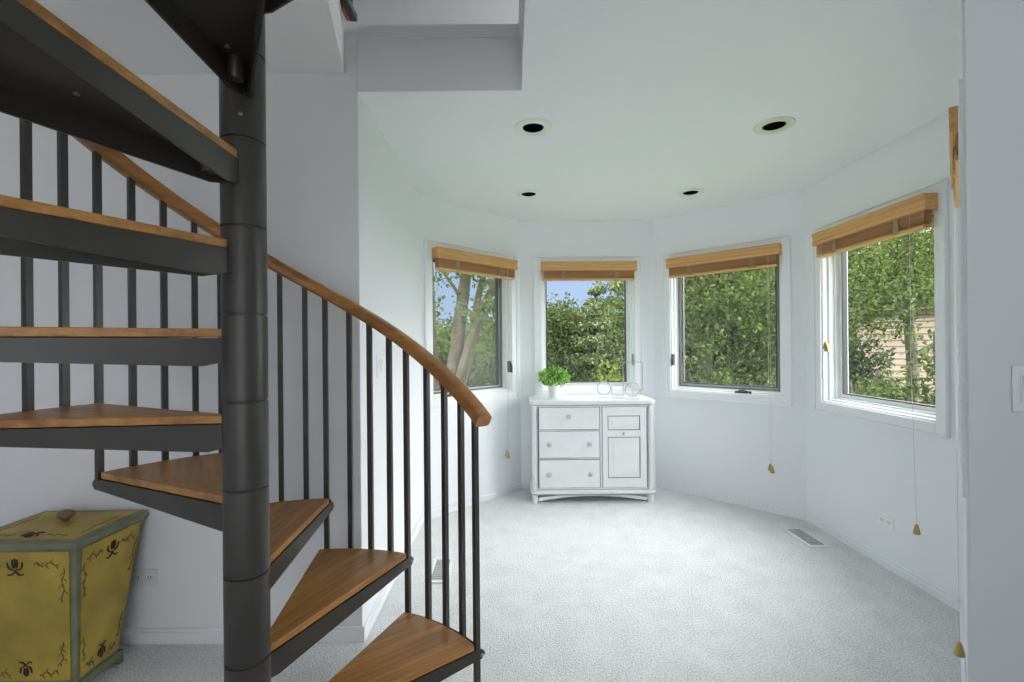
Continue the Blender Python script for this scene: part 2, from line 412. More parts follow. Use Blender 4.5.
# ---------------------------------------------------------------- wooden blinds
def tassel(b, x, y, z, s=1.0, mi=0):
    b.lathe([(.004 * s, .040 * s), (.006 * s, .036 * s), (.008 * s, .028 * s), (.013 * s, .006 * s), (.0135 * s, 0), (.010 * s, -.002 * s)], 12, mi, Matrix.Translation((x, y, z)))
def blind(n, label, cords, tapes=(.22, .80), dz=0.):
    """cords: list of (u fraction, tassel height or None, doubled)"""
    P, Q, u0, u1 = W[n]; L, a, m = wallframe(P, Q)
    root = thing('wooden_blind', label, 'blind', group='wooden blinds pulled up at the windows')
    root.matrix_world = m
    x0, x1 = u0 - .002, u1 + .008
    zt = 2.078 + dz
    if n == 4: x0, x1 = u0 + .028, u1 + .028
    if n == 5: root.matrix_world = m @ Matrix.Translation((0, .052, 0))
    prof = [(-.078, zt - .082), (-.084, zt - .078), (-.084, zt - .060), (-.080, zt - .055), (-.080, zt - .022), (-.086, zt - .016), (-.086, zt), (-.066, zt), (-.066, zt - .082)]
    k = len(prof); b = MB()
    b.raw([(x0, y, z) for y, z in prof] + [(x1, y, z) for y, z in prof], [tuple(range(k)), tuple(range(2 * k - 1, k - 1, -1))] + [(i, (i + 1) % k, k + (i + 1) % k, k + i) for i in range(k)])
    for xa, xb in ((x0, x0 + .012), (x1 - .012, x1)): b.box(xa, xb, -.067, -.016, zt - .082, zt)
    b.build('valance', 'blind', root)
    MB().box(x0 + .014, x1 - .014, -.060, -.018, zt - .045, zt - .002).build('headrail', 'slat', root)
    b = MB(); xs0, xs1 = x0 + .022, x1 - .022; z = zt - .052; i = 0
    while z > zt - .150:
        j = .0015 * math.sin(i * 2.3)
        b.box(xs0 + j, xs1 + j, -.068, -.022, z, z + .0034); z -= .0048; i += 1
    b.build('slat_stack', 'slat', root)
    MB().box(xs0 - .002, xs1 + .002, -.072, -.020, zt - .170, zt - .152).build('bottom_rail', 'blind', root, bevel=.004)
    for t in tapes:
        x = xs0 + (xs1 - xs0) * t; b = MB()
        for q in (-.017, -.006, .006, .017): b.tube([(x + q, -.0725, zt - .075), (x + q * .6, -.076, zt - .11), (x + q, -.0735, zt - .150), (x + q, -.0745, zt - .168)], .0022, 6)
        for r_ in range(14): b.tube([(x - .018, -.0738, zt - .086 - r_ * .0058), (x + .018, -.0755, zt - .088 - r_ * .0058)], .0016, 5)
        b.build('ladder_string', 'tape', root)
    for (t, zz, dbl) in cords:
        x = xs0 + (xs1 - xs0) * t
        for q in ((0, .014) if dbl else (0,)):
            b = MB(); b.tube([(x + q * .3, -.075, zt - .082), (x + q, -.073, (zt + zz) / 2), (x + q, -.050 if n != 5 else -.070, zz + .048 - q * 1.2)], .0010, 5)
            c = b.build('cord', 'cord', root)
            if zz < OZ1 - .2:
                b = MB(); tassel(b, x + q, -.050 if n != 5 else -.070, zz - q * 1.2, 1.25); b.build('tassel', 'brass', c, smooth=True)
    return root
blind(1, 'narrow wooden blind raised over the window nearest the stair handrail', [(.88, .35, True)])
blind(2, 'wooden blind raised over the middle window behind the white dresser', [])
blind(3, 'wooden blind raised on the angled window right of the dresser', [(.93, .34, True)])
blind(4, 'large wooden blind raised on the right hand wall window showing its end', [(.905, .305, False), (.07, 1.28, True)])
blind(5, 'wooden blind seen edge on beside the near grey wall', [(.45, .105, False)])

# ---------------------------------------------------------------- recessed ceiling lights
def can_light(px, py, label, mat):
    z = F * (CEIL - CAMZ) / (HZ - .0087 * (px - 512) - py); x = (px - 512) * z / F
    t = thing('recessed_downlight', label, 'ceiling light', (x, z, CEIL), group='recessed ceiling lights')
    b = MB(); pr = [(.055, .004), (.055, -.004), (.062, -.010), (.088, -.013), (.096, -.009), (.098, .002)]
    seg = 40; vs = []; fs = []
    for r_, zz in pr:
        for j in range(seg): vs.append((r_ * math.cos(2 * math.pi * j / seg), r_ * math.sin(2 * math.pi * j / seg), zz))
    n = len(pr)
    for i in range(n):
        for j in range(seg): fs.append((i * seg + j, i * seg + (j + 1) % seg, ((i + 1) % n) * seg + (j + 1) % seg, ((i + 1) % n) * seg + j))
    b.raw(vs, fs); b.build('trim_ring', mat, t, smooth=True)
    MB().lathe([(.0562, -.003), (.053, -.0055), (.03, -.005), (.012, -.0045)], 32).build('black_baffle', 'can', t, smooth=True)
can_light(535, 127, 'recessed light nearest the stairwell opening with white ring', 'ring')
can_light(776, 125, 'cream ringed recessed light tilted a little near the right wall', 'plateivory')
can_light(530, 193.5, 'small looking recessed light over the left side of the bay', 'ring')
can_light(692, 192, 'recessed light in the ceiling before the window right of the dresser', 'ring')

# ---------------------------------------------------------------- switches, outlets, registers
def outlet(name, label, P, Q, u, h, horiz=False, pm='plate'):
    L, a, m = wallframe(P, Q); t = thing(name, label, 'outlet'); t.matrix_world = m @ Matrix.Translation((u, 0, h))
    w, hh = (.115, .072) if horiz else (.072, .115)
    MB().box(-w / 2, w / 2, -.006, 0, -hh / 2, hh / 2).build('cover_plate', pm, t, bevel=.003)
    for s in (-1, 1):
        b = MB(); cx, cz = (s * .027, 0) if horiz else (0, s * .027)
        b.box(cx - .017, cx + .017, -.009, -.006, cz - .014, cz + .014)
        q = b.build('receptacle', pm, t, bevel=.002)
        d = MB()
        for k in (-.006, .006): d.box(cx + k - .0016, cx + k + .0016, -.0096, -.0088, cz - .002, cz + .008)
        d.box(cx - .002, cx + .002, -.0096, -.0088, cz - .010, cz - .006)
        d.build('slot', 'slot', q)
outlet('wall_outlet', 'white horizontal outlet low on the right wall beside the blind cord', A4, A5, A4[1] - 475 * 2.185 / (885 - 512), 1.322 - (521 - 342) * (475 * 2.185 / 373) / 475, True)
outlet('wall_outlet', 'outlet on the shaded wall beside the painted yellow chest', (-2.46, YS), (-.683, YS), 2.46 + (143 - 512) * YS / F, CAMZ - (577 - 348.5) * YS / F, True, 'platepaint')
def switch(label, m, w, h, rockers, pm='plate'):
    t = thing('light_switch', label, 'light switch'); t.matrix_world = m
    MB().box(-w / 2, w / 2, -.006, 0, -h / 2, h / 2).build('switch_plate', pm, t, bevel=.003)
    for x in rockers:
        MB().box(x - .018, x + .018, -.008, -.006, -.036, .036).build('rocker_frame', pm, t, bevel=.001)
        b = MB(); b.raw([(x - .0155, -.008, -.033), (x + .0155, -.008, -.033), (x + .0155, -.008, .033), (x - .0155, -.008, .033), (x - .0155, -.009, -.033), (x + .0155, -.009, -.033), (x + .0155, -.0145, .033), (x - .0155, -.0145, .033)], [(0, 1, 5, 4), (1, 2, 6, 5), (2, 3, 7, 6), (3, 0, 4, 7), (4, 5, 6, 7)])
        b.build('rocker', pm, t)
switch('white double rocker light switch on the near grey wall at the frame edge', Matrix.Translation(((1010.5 - 512) * 1.2 / F + .058, 1.2, CAMZ - (389 - 341) * 1.2 / F)), .116, .116, (-.023, .023), 'platepaint')
L, a, m = wallframe(A0, A1)
zsw = 475 * .686 / (512 - 379)
switch('white rocker light switch on the pale wall seen between the balusters', m @ Matrix.Translation((zsw - YS, 0, CAMZ - (366 - 346.5) * zsw / F)), .116, .116, (-.023, .023))
def register(label, x, y, rz, w=.13, l=.32):
    t = thing('floor_register', label, 'floor vent', (x, y, 0), rz)
    b = MB()
    for q in ((-w / 2, -w / 2 + .018, -l / 2, l / 2), (w / 2 - .018, w / 2, -l / 2, l / 2), (-w / 2 + .018, w / 2 - .018, -l / 2, -l / 2 + .018), (-w / 2 + .018, w / 2 - .018, l / 2 - .018, l / 2)): b.box(*q, .0, .012)
    b.build('register_frame', 'vent', t, bevel=.003)
    b = MB(); k = 12
    for i in range(k):
        yy = -l / 2 + .02 + (l - .04) * (i + .5) / k
        b.box(-w / 2 + .018, w / 2 - .018, yy - .006, yy + .004, .003, .010)
    b.box(-w / 2 + .018, w / 2 - .018, -l / 2 + .018, l / 2 - .018, .0, .003)
    b.build('louvre', 'ventin', t)
register('white floor register in the carpet along the right wall', 2.185 - .215, F * CAMZ / (538 - 342.7) , 0)
register('grey floor register in the carpet behind the stair balusters', -.43, F * CAMZ / (571 - 346), R(0), .12, .30)

# ---------------------------------------------------------------- spiral staircase
PX, PY = -.7074, 1.2703
RISE = .2286; RR = .722; A1D = 37.69; STEP = 29.093; SPAN = 31.16; NY = .0175; RY = .0057
H1 = RISE
stair = thing('spiral_staircase', 'dark steel spiral staircase with oak treads and curved wooden handrail', 'staircase', (PX, PY, 0))
PR = .0505; HX = -.0066        # pole radius; the pole stands a touch left of the tread fan's axis
b = MB(); b.lathe([(PR, 0), (PR, 3.9)], 40, mat=Matrix.Translation((HX, 0, 0))); b.lathe([(PR + .06, 0), (PR + .06, .012), (PR, .02)], 40, mat=Matrix.Translation((HX, 0, 0)))
b.build('centre_pole', 'steel', stair, smooth=True)
def pol(r, adeg): return (r * math.cos(R(adeg)), r * math.sin(R(adeg)))
def proto_step():
    """step in local coordinates: nosing along +x, top of wood at z=0"""
    tray = MB()
    S0 = math.degrees(math.asin(NY / RR)); S1 = SPAN + math.degrees(math.asin(RY / RR))
    def edge(r_, nose):
        if nose: return (math.sqrt(r_ * r_ - NY * NY), NY)
        c_, s_ = math.cos(R(SPAN)), math.sin(R(SPAN)); q = math.sqrt(r_ * r_ - RY * RY); return (q * c_ - RY * s_, q * s_ + RY * c_)
    arc = [pol(RR + .018, S0 + (S1 - S0) * i / 10) for i in range(11)]
    inner = [edge(PR - .006, False), edge(PR - .006, True)]
    tray.prism(arc + inner, -.031, -.025)
    def dep(r): t = max(0, min(1, (r - .07) / (RR - .07))); return .098 - .036 * t
    # nosing and rear flanges (deeper at the pole), on planes through the tread edges
    for ang, sgn in ((0, 1), (SPAN, -1)):
        rot = Matrix.Rotation(R(ang), 4, 'Z') @ Matrix.Translation((0, NY if sgn > 0 else RY, 0))
        r0, r1 = PR - .006, RR + .044
        y0, y1 = (-.004, .002) if sgn > 0 else (-.002, .004)
        rs = [r0, .10, RR - .02, r1 - .012, r1]
        zb = [-dep(.1) + .012, -dep(.1), -dep(RR), -dep(RR) + .002, -dep(RR) + .014]
        zt = [-.024, -.024, -.024, -.026, -.038]
        vs = []
        for y in (y0, y1):
            for i in range(5): vs.append(rot @ Vector((rs[i], y, zb[i])))
            for i in range(5): vs.append(rot @ Vector((rs[i], y, zt[i])))
        fs = []
        for i in range(4):
            fs += [(i, i + 1, 6 + i, 5 + i), (10 + i, 15 + i, 16 + i, 11 + i), (i, 10 + i, 11 + i, i + 1), (5 + i, 6 + i, 16 + i, 15 + i)]
        fs += [(0, 5, 15, 10), (4, 14, 19, 9)]
        tray.raw(vs, fs)
    # curved outer skirt
    for i in range(10):
        p, q = arc[i], arc[i + 1]; k = (RR + .023) / (RR + .018)
        tray.raw([(p[0], p[1], -.055), (q[0], q[1], -.055), (q[0], q[1], -.014), (p[0], p[1], -.014), (p[0] * k, p[1] * k, -.055), (q[0] * k, q[1] * k, -.055), (q[0] * k, q[1] * k, -.014), (p[0] * k, p[1] * k, -.014)],
                 [(0, 1, 2, 3), (7, 6, 5, 4), (0, 4, 5, 1), (3, 2, 6, 7)])
    step = tray.build('step', 'steel', stair)
    wood = MB(); wood.prism([pol(RR, S0 + (S1 - S0) * i / 14) for i in range(15)] + [edge(PR - .004, False), edge(PR - .004, True)], -.022, 0)
    wood.build('wood_tread', 'oak', step, bevel=.0025)
    # hub sleeve and welded bracket
    mid = R(18.5); b = MB()
    b.lathe([(.016, -.082), (.018, -.079), (.018, -.031)], 20, mat=Matrix.Translation((math.cos(mid) * .120, math.sin(mid) * .120, 0)))
    b.build('hub_bracket', 'steel', step, smooth=True)
    for (r_, z, an) in ((PR + .002, -.135, SPAN / 2), ):
        b = MB(); b.lathe([(.0055, 0), (.0055, .005), (.003, .007)], 10, mat=Matrix.Rotation(R(an), 4, 'Z') @ Matrix.Translation((r_ - .004, 0, z)) @ Matrix.Rotation(R(90), 4, 'Y'))
        b.build('bolt', 'bolt', step, smooth=True)
    for r_ in (.17, .40, .60):
        x, y = pol(r_, SPAN / 2); b = MB(); b.lathe([(.002, -.0365), (.0055, -.035), (.0055, -.031)], 10, mat=Matrix.Translation((x, y, 0)))
        b.build('bolt', 'bolt', step, smooth=True)
    for sgn, y in ((0, -.008),):
        b = MB(); b.lathe([(.0065, 0), (.0065, .004), (.004, .006)], 12, mat=Matrix.Translation((RR + .031, NY - .004, -.047)) @ Matrix.Rotation(R(90), 4, 'X'))
        b.build('bolt', 'bolt', step, smooth=True)
    return step
st0 = proto_step()
sl = MB().lathe([(PR + .003, -.1885), (PR + .0045, -.187), (PR + .0045, .0345), (PR + .003, .036)], 40).build('hub_sleeve', 'steel', stair, smooth=True)
for i in range(-1, 13):
    o = sl if i == -1 else sl.copy()
    if i > -1: COL.objects.link(o)
    o.location = (HX, 0, H1 + (i + .0) * RISE)
sl.scale = (1, 1, 1)
DZS = {0: .006, 1: .02, 2: .004}
DAS = {2: -2.3, 3: -1.2, 7: -1.0, 8: .8, 9: 1.6}      # the treads are not set out perfectly evenly
for i in range(12):
    s = st0 if i == 0 else copy_tree(st0, stair)
    s.location = (0, 0, H1 + i * RISE + DZS.get(i, 0)); s.rotation_euler = (0, 0, R(A1D + i * STEP + DAS.get(i, 0)))
RB = .733
def warp(a): return a - 1.7 * math.exp(-((a - 104) / 24) ** 2)
def rail_h(a): return H1 + .020 * math.exp(-((a - 78) / 26) ** 2) + RISE * (a - A1D) / STEP + .850        # centre of the handrail
# balusters: square bars, four to a tread, from the tread's underside to the rail
bar = MB(); bar.box(-.0095, .0095, -.0095, .0095, 0, 1)
bme = bar.mesh('baluster', 'steel')
for i in range(0, 44):
    a_ = A1D + STEP * i / 4 + (2.0 if i % 4 == 0 and i < 16 else 1.0); t = i // 4
    if t > 10: break
    top = rail_h(a_) - .018
    bot = (H1 + (t - 1) * RISE - .03) if i % 4 == 0 else H1 + t * RISE - .055
    if i == 0: bot = 0.0
    o = bpy.data.objects.new('baluster', bme); COL.objects.link(o); o.parent = stair
    x, y = pol(RB + (.006 if i % 4 == 0 else 0.002), warp(a_)); o.location = (x, y, bot); o.scale = (1, 1, top - bot); o.rotation_euler = (0, 0, R(a_))
path = []
aa = A1D - 3.3
while aa < A1D + 11 * STEP:
    x, y = pol(RB, aa); path.append((x, y, rail_h(aa))); aa += 2.5
prof = []
w_, h_ = .030, .025
for j in range(16):
    an = 2 * math.pi * j / 16; cx, cy = math.cos(an), math.sin(an)
    prof.append((w_ * math.copysign(abs(cx) ** .5, cx), h_ * math.copysign(abs(cy) ** .5, cy) if cy > 0 else h_ * math.copysign(abs(cy) ** .4, cy)))
b = MB(); b.tube(path, 0, prof=prof); b.build('handrail', 'rail', stair, smooth=True)
# guard of the upper floor
g = thing('guard_rail', 'dark metal guard rail foot at the top edge of the stairwell', 'railing', (-.69, YS, 2.775))
MB().box(-.018, .012, -.5, -.01, 0, .03).build('bottom_bar', 'steel', g)
for k in range(3):
    y = -.06 - .16 * k
    MB().box(-.010, .006, y - .008, y + .008, .03, .98).build('baluster', 'steel', g)
    MB().lathe([(.005, 0), (.005, .004), (.003, .005)], 10, mat=Matrix.Translation((.012, y, .015)) @ Matrix.Rotation(R(90), 4, 'Y')).build('screw', 'bolt', g)
MB().box(-.028, .022, -.5, -.01, .98, 1.03).build('top_rail', 'rail', g, bevel=.01)
MB().box(-.725, -.703, YS - .1, YS - .012, 2.775, 2.83).build('trim_3', 'rail', bevel=.003)['kind'] = 'structure'

# ---------------------------------------------------------------- white dresser
DK = .00136
def DX(cx): return (cx - 415) * DK
def DZ(cy): return (640 - cy) * DK
dr = thing('dresser', 'white distressed dresser with three drawers and a panelled door under the middle window', 'dresser', ((592 - 512) * 3.97 / F, 3.955, 0))
D = .395
b = MB(); b.box(DX(62), DX(768), .016, D, DZ(556), DZ(36)); b.build('body', 'dresser', dr, bevel=.002)
# rails and dividers standing proud around the openings
b = MB()
for x0, x1, y0, y1 in ((62, 768, 38, 49), (78, 460, 191, 195), (78, 460, 366, 370), (460, 469, 49, 556), (62, 768, 547, 558)): b.box(DX(x0), DX(x1), .004, .018, DZ(y1), DZ(y0))
b.build('face_frame', 'dresser', dr, bevel=.0015)
for x in (57, 768):
    b = MB(); b.lathe([(.027, DZ(558)), (.027, DZ(545)), (.023, DZ(540)), (.023, DZ(60)), (.027, DZ(54)), (.027, DZ(40))], 20, mat=Matrix.Translation((DX(x), .022, 0)))
    for k in range(-3, 4): b.tube([(DX(x) + .007 * k, .022 - math.sqrt(max(0, .0232 ** 2 - (.007 * k) ** 2)), DZ(535)), (DX(x) + .007 * k, .022 - math.sqrt(max(0, .0232 ** 2 - (.007 * k) ** 2)), DZ(65))], .0021, 6)
    b.build('corner_post', 'dresser', dr, smooth=True)
    b = MB(); b.lathe([(.021, 0), (.026, .012), (.026, DZ(592)), (.030, DZ(586))], 18, mat=Matrix.Translation((DX(x), .022, 0))); b.build('foot', 'dresser', dr, smooth=True)
    b = MB(); b.lathe([(.021, 0), (.026, .012), (.026, DZ(592)), (.030, DZ(586))], 18, mat=Matrix.Translation((DX(x), D - .03, 0))); b.build('foot', 'dresser', dr, smooth=True)
def slab(b, over, y1, zs, rr=.045):
    """stack of outline slabs with rounded front corners"""
    for (o, z0, z1) in zs:
        xa, xb = DX(30) - o, DX(800) + o; ya = -.018 - o
        poly = []
        for cxx, a0 in ((xb - rr, -90), (xa + rr, 180)):
            for k in range(7):
                an = R(a0 + 90 * k / 6); poly.append((cxx + rr * math.cos(an), ya + rr + rr * math.sin(an)))
            if a0 == -90: poly += [(xb, y1), (xa, y1)]
        b.prism(poly, z0, z1)
b = MB(); slab(b, 0, D + .01, [(-.012, DZ(37), DZ(30)), (0, DZ(30), DZ(14)), (-.008, DZ(14), DZ(9))]); b.build('top', 'dresser', dr, bevel=.003)
b = MB(); slab(b, 0, D + .004, [(0, DZ(577), DZ(562)), (-.010, DZ(562), DZ(556)), (-.012, DZ(584), DZ(577))]); b.build('base_moulding', 'dresser', dr, bevel=.004)
# arched apron
b = MB(); n = 24; top = []; bot = []
for i in range(n + 1):
    t = i / n; x = DX(82) + (DX(746) - DX(82)) * t
    s = 1 - (2 * t - 1) ** 2
    bot.append((x, DZ(628) + (DZ(599) - DZ(628)) * s)); top.append((x, DZ(606) + (DZ(585.5) - DZ(606)) * min(1, s * 1.15)))
vs = [(x, y, z) for y in (.018, .036) for (x, z) in bot + top]; fs = []; k = 2 * (n + 1)
for i in range(n):
    a_, b_, c_, d_ = i, i + 1, n + 2 + i, n + 1 + i
    fs += [(a_, b_, c_, d_), (k + a_, k + d_, k + c_, k + b_), (a_, k + a_, k + b_, b_), (d_, c_, k + c_, k + d_)]
fs += [(0, n + 1, k + n + 1, k), (n, k + n, k + 2 * n + 1, 2 * n + 1)]
b.raw(vs, fs); b.build('apron', 'dresser', dr)
MB().box(DX(82), DX(746), .2, .215, DZ(600), DZ(584)).build('rear_rail', 'worn_shade', dr)
def knob(parent, cx, cy, s=1.0, y=.0):
    m = Matrix.Translation((DX(cx), y, DZ(cy))) @ Matrix.Rotation(R(90), 4, 'X')
    b = MB(); b.lathe([(.007 * s, 0), (.006 * s, .009 * s), (.013 * s, .014 * s), (.0165 * s, .020 * s), (.014 * s, .026 * s), (.006 * s, .029 * s)], 18, mat=m)
    k = b.build('knob', 'dresserknob', parent, smooth=True)
    b = MB(); b.lathe([(.0035 * s, .0285 * s), (.0035 * s, .031 * s)], 10, mat=m); b.build('screw', 'bolt', k)
for y0, y1, ks in ((53, 187, ((266, 108),)), (199, 361, ((145, 277), (390, 277))), (375, 544, ((145, 460), (395, 460)))):
    d = MB().box(DX(84), DX(455), .003, .02, DZ(y1), DZ(y0)).build('drawer', 'dresser', dr, bevel=.003)
    MB().box(DX(79), DX(460), .0135, .0155, DZ(y1 + 4), DZ(y0 - 4)).build('gap', 'worn_shade', d)
    for cx, cy in ks: knob(d, cx, cy, 1.2, y=.003)
# door: stiles and rails with two raised panels
dd = MB(); x0, x1, y0, y1 = 474, 744, 52, 545
dd.box(DX(x0), DX(x1), .010, .02, DZ(y1), DZ(y0))
pan = [(505, 705, 105, 195), (505, 705, 235, 488)]
for q in ((x0, 505, y0, y1), (705, x1, y0, y1), (505, 705, y0, 105), (505, 705, 195, 235), (505, 705, 488, y1)): dd.box(DX(q[0]), DX(q[1]), .002, .011, DZ(q[3]), DZ(q[2]))
door = dd.build('door', 'dresser', dr, bevel=.0015)
MB().box(DX(469), DX(749), .0135, .0155, DZ(549), DZ(48)).build('gap', 'worn_shade', door)
for (xa, xb, ya, yb), (ia, ib, ja, jb) in zip(pan, ((532, 682, 130, 172), (540, 680, 263, 464))):
    o_ = [(DX(xa + 6), DZ(ya + 5)), (DX(xb - 6), DZ(ya + 5)), (DX(xb - 6), DZ(yb - 5)), (DX(xa + 6), DZ(yb - 5))]
    i_ = [(DX(ia), DZ(ja)), (DX(ib), DZ(ja)), (DX(ib), DZ(jb)), (DX(ia), DZ(jb))]
    e_ = [(DX(ia + 4), DZ(ja + 3)), (DX(ib - 4), DZ(ja + 3)), (DX(ib - 4), DZ(jb - 3)), (DX(ia + 4), DZ(jb - 3))]
    b = MB(); b.raw([(x, .0098, z) for x, z in o_] + [(x, .0065, z) for x, z in i_] + [(x, .0035, z) for x, z in e_], [(i, (i + 1) % 4, 4 + (i + 1) % 4, 4 + i) for i in range(4)] + [(4 + i, 4 + (i + 1) % 4, 8 + (i + 1) % 4, 8 + i) for i in range(4)] + [(8, 9, 10, 11)])
    b.build('raised_panel', 'dresser', door)
    b = MB()
    for q in ((xa, xb, ya, ya + 5), (xa, xb, yb - 5, yb), (xa, xa + 5, ya + 5, yb - 5), (xb - 5, xb, ya + 5, yb - 5)): b.box(DX(q[0]), DX(q[1]), .0085, .0099, DZ(q[3]), DZ(q[2]))
    b.build('panel_groove', 'worn_shade', door)
knob(door, 600, 213, .75, .002)
b = MB()                                     # dark strips, shade of the joints put in as colour
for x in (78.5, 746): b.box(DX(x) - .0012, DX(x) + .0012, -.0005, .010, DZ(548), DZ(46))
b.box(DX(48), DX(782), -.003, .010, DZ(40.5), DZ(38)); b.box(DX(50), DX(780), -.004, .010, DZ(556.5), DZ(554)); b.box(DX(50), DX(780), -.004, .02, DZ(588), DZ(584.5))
b.build('shade_line', 'worn_shade', dr)
DTOP = DZ(9)

# ---------------------------------------------------------------- small potted plant
px_ = (554 - 512) * 4.22 / F
pp = thing('potted_plant', 'small bushy green plant in a white pot on the dresser', 'plant', (px_, 4.22, DTOP))
MB().lathe([(.046, 0), (.048, .003), (.060, .118), (.066, .120), (.066, .135), (.060, .136), (.057, .12), (.05, .115)], 28).build('pot', 'pot', pp, smooth=True)
MB().lathe([(.055, .112), (.05, .118), (.02, .121)], 20).build('soil', 'bark_dark', pp)
b = MB(); random.seed(3)
for i in range(26):
    an = random.uniform(0, 6.28); r_ = random.uniform(.02, .10); h = .16 + random.uniform(0, .10)
    b.tube([(.01 * math.cos(an), .01 * math.sin(an), .115), (r_ * .5 * math.cos(an), r_ * .5 * math.sin(an), .18), (r_ * math.cos(an), r_ * math.sin(an), h)], .0018, 5)
b.build('stem', 'leaf_mid', pp)
def leaf(b, p, d, nrm_, l, w, mi=0, fold=.25):
    d = d.normalized(); s = d.cross(nrm_)
    if s.length < 1e-4: s = d.orthogonal()
    s.normalize(); n_ = s.cross(d)
    m_ = p + d * l * .5
    b.raw([p, m_ + s * w * .5 + n_ * w * fold, p + d * l, m_ - s * w * .5 + n_ * w * fold], [(0, 1, 2), (0, 2, 3)])
def rv():
    while True:
        v = Vector((random.uniform(-1, 1), random.uniform(-1, 1), random.uniform(-1, 1)))
        if .05 < v.length < 1: return v.normalized()
b = MB()
for i in range(400):
    v = rv(); r_ = random.uniform(.55, 1) ** .5
    p = Vector((v.x * .118 * r_, v.y * .118 * r_, .172 + v.z * (.078 if v.z > 0 else .050) * r_))
    leaf(b, p, (v + rv() * .8 + Vector((0, 0, .2))), rv(), random.uniform(.030, .052), random.uniform(.020, .032))
b.build('foliage', 'plant', pp)

# ---------------------------------------------------------------- wire stands on the dresser
def wire_stand(label, px, depth, shape, size, lift):
    t = thing('wire_stand', label, 'wire stand', ((px - 512) * depth / F, depth, DTOP), R(-6), group='silver wire stands on the dresser')
    MB().box(-.055, .055, -.022, .022, 0, .010).build('base', 'platepaint', t, bevel=.003)
    b = MB(); b.tube([(0, 0, .008), (0, 0, lift)], .0022, 8)
    if shape == 'ring':
        b.tube([(size * math.sin(2 * math.pi * i / 40), 0, lift + size - size * math.cos(2 * math.pi * i / 40)) for i in range(40)], .0036, 8, closed=True)
    else:
        w, h = size
        b.tube([(-w, 0, lift), (0, 0, lift), (w, 0, lift), (w, 0, lift + h / 2), (w, 0, lift + h), (0, 0, lift + h), (-w, 0, lift + h), (-w, 0, lift + h / 2)], .0036, 8, closed=True)
    b.build('wire_loop', 'wire', t, smooth=True)
wire_stand('leftmost silver wire ring stand with flat white base on the dresser', 603.5, 4.17, 'ring', .058, .022)
wire_stand('low silver wire rectangle stand between the two wire rings', 617.5, 4.10, 'rect', (.052, .085), .025)
wire_stand('silver wire ring stand nearest the dresser right end', 632, 4.02, 'ring', .058, .024)
wire_stand('tallest silver wire stand, a square loop behind the right ring', 632.5, 4.20, 'rect', (.085, .245), .06)

# ---------------------------------------------------------------- painted yellow chest
CX0, CX1, CY0, CY1, CH = -2.082, -1.622, 1.76, 2.112, .607
ch = thing('painted_chest', 'yellow tapered chest with green edges and painted flower motifs by the shaded wall', 'chest', ((CX0 + CX1) / 2, (CY0 + CY1) / 2, 0))
mw, md = (CX1 - CX0) / 2, (CY1 - CY0) / 2
TW, TD = mw - .012, md - .012; BW, BD, BO = mw - .045, md - .080, -.035
zb, zt = .052, .575
def hull(b, w0, d0, z0, w1, d1, z1, mi=0, o=0.):
    b.raw([(-w0, o - d0, z0), (w0, o - d0, z0), (w0, o + d0, z0), (-w0, o + d0, z0), (-w1, -d1, z1), (w1, -d1, z1), (w1, d1, z1), (-w1, d1, z1)], [(3, 2, 1, 0), (4, 5, 6, 7), (0, 1, 5, 4), (1, 2, 6, 5), (2, 3, 7, 6), (3, 0, 4, 7)], mi)
b = MB(); hull(b, BW, BD, zb, TW, TD, zt, o=BO); b.build('body', 'green', ch, bevel=.004)
def face(sx):
    """(u in -1..1 across, v 0..1 up) -> point on a side of the tapered body; sx selects the side"""
    def f(u, v, off=0.):
        w = BW + (TW - BW) * v; d = BD + (TD - BD) * v; z = zb + (zt - zb) * v
        y_ = BO * (1 - v)
        if sx == 'front': p = Vector((u * w, y_ - d, z)); n_ = Vector((0, -1, -.08)).normalized()
        else: p = Vector((w, y_ + u * d, z)); n_ = Vector((1, 0, -.07)).normalized()
        return p + n_ * off
    return f
def petals(b, f, cu, cv, s, asp, flip=1, mi=1):
    """flower of curved strokes"""
    strokes = [[(0, .15), (.03, .55), (0, .95)], [(.14, .05), (.34, .35), (.26, .85)], [(-.14, .05), (-.34, .35), (-.26, .85)],
               [(.22, -.10), (.95, -.05), (.85, .60)], [(-.22, -.10), (-.95, -.05), (-.85, .60)], [(.0, -.10), (.35, -.75), (.95, -.52)], [(.0, -.10), (-.35, -.75), (-.95, -.52)]]
    for s_ in strokes:
        p0, p1, p2 = [Vector((a_, b_ * flip, 0)) for a_, b_ in s_]; pts = []
        for i in range(7):
            t = i / 6; q = p0 * (1 - t) ** 2 + p1 * 2 * t * (1 - t) + p2 * t * t
            pts.append(f(cu + q.x * s * asp, cv + q.y * s, .0012))
        b.tube(pts, [.0012 + .0022 * math.sin(math.pi * (.15 + .7 * i / 6)) for i in range(7)], 6, mi)
FR, SD = face('front'), face('side')
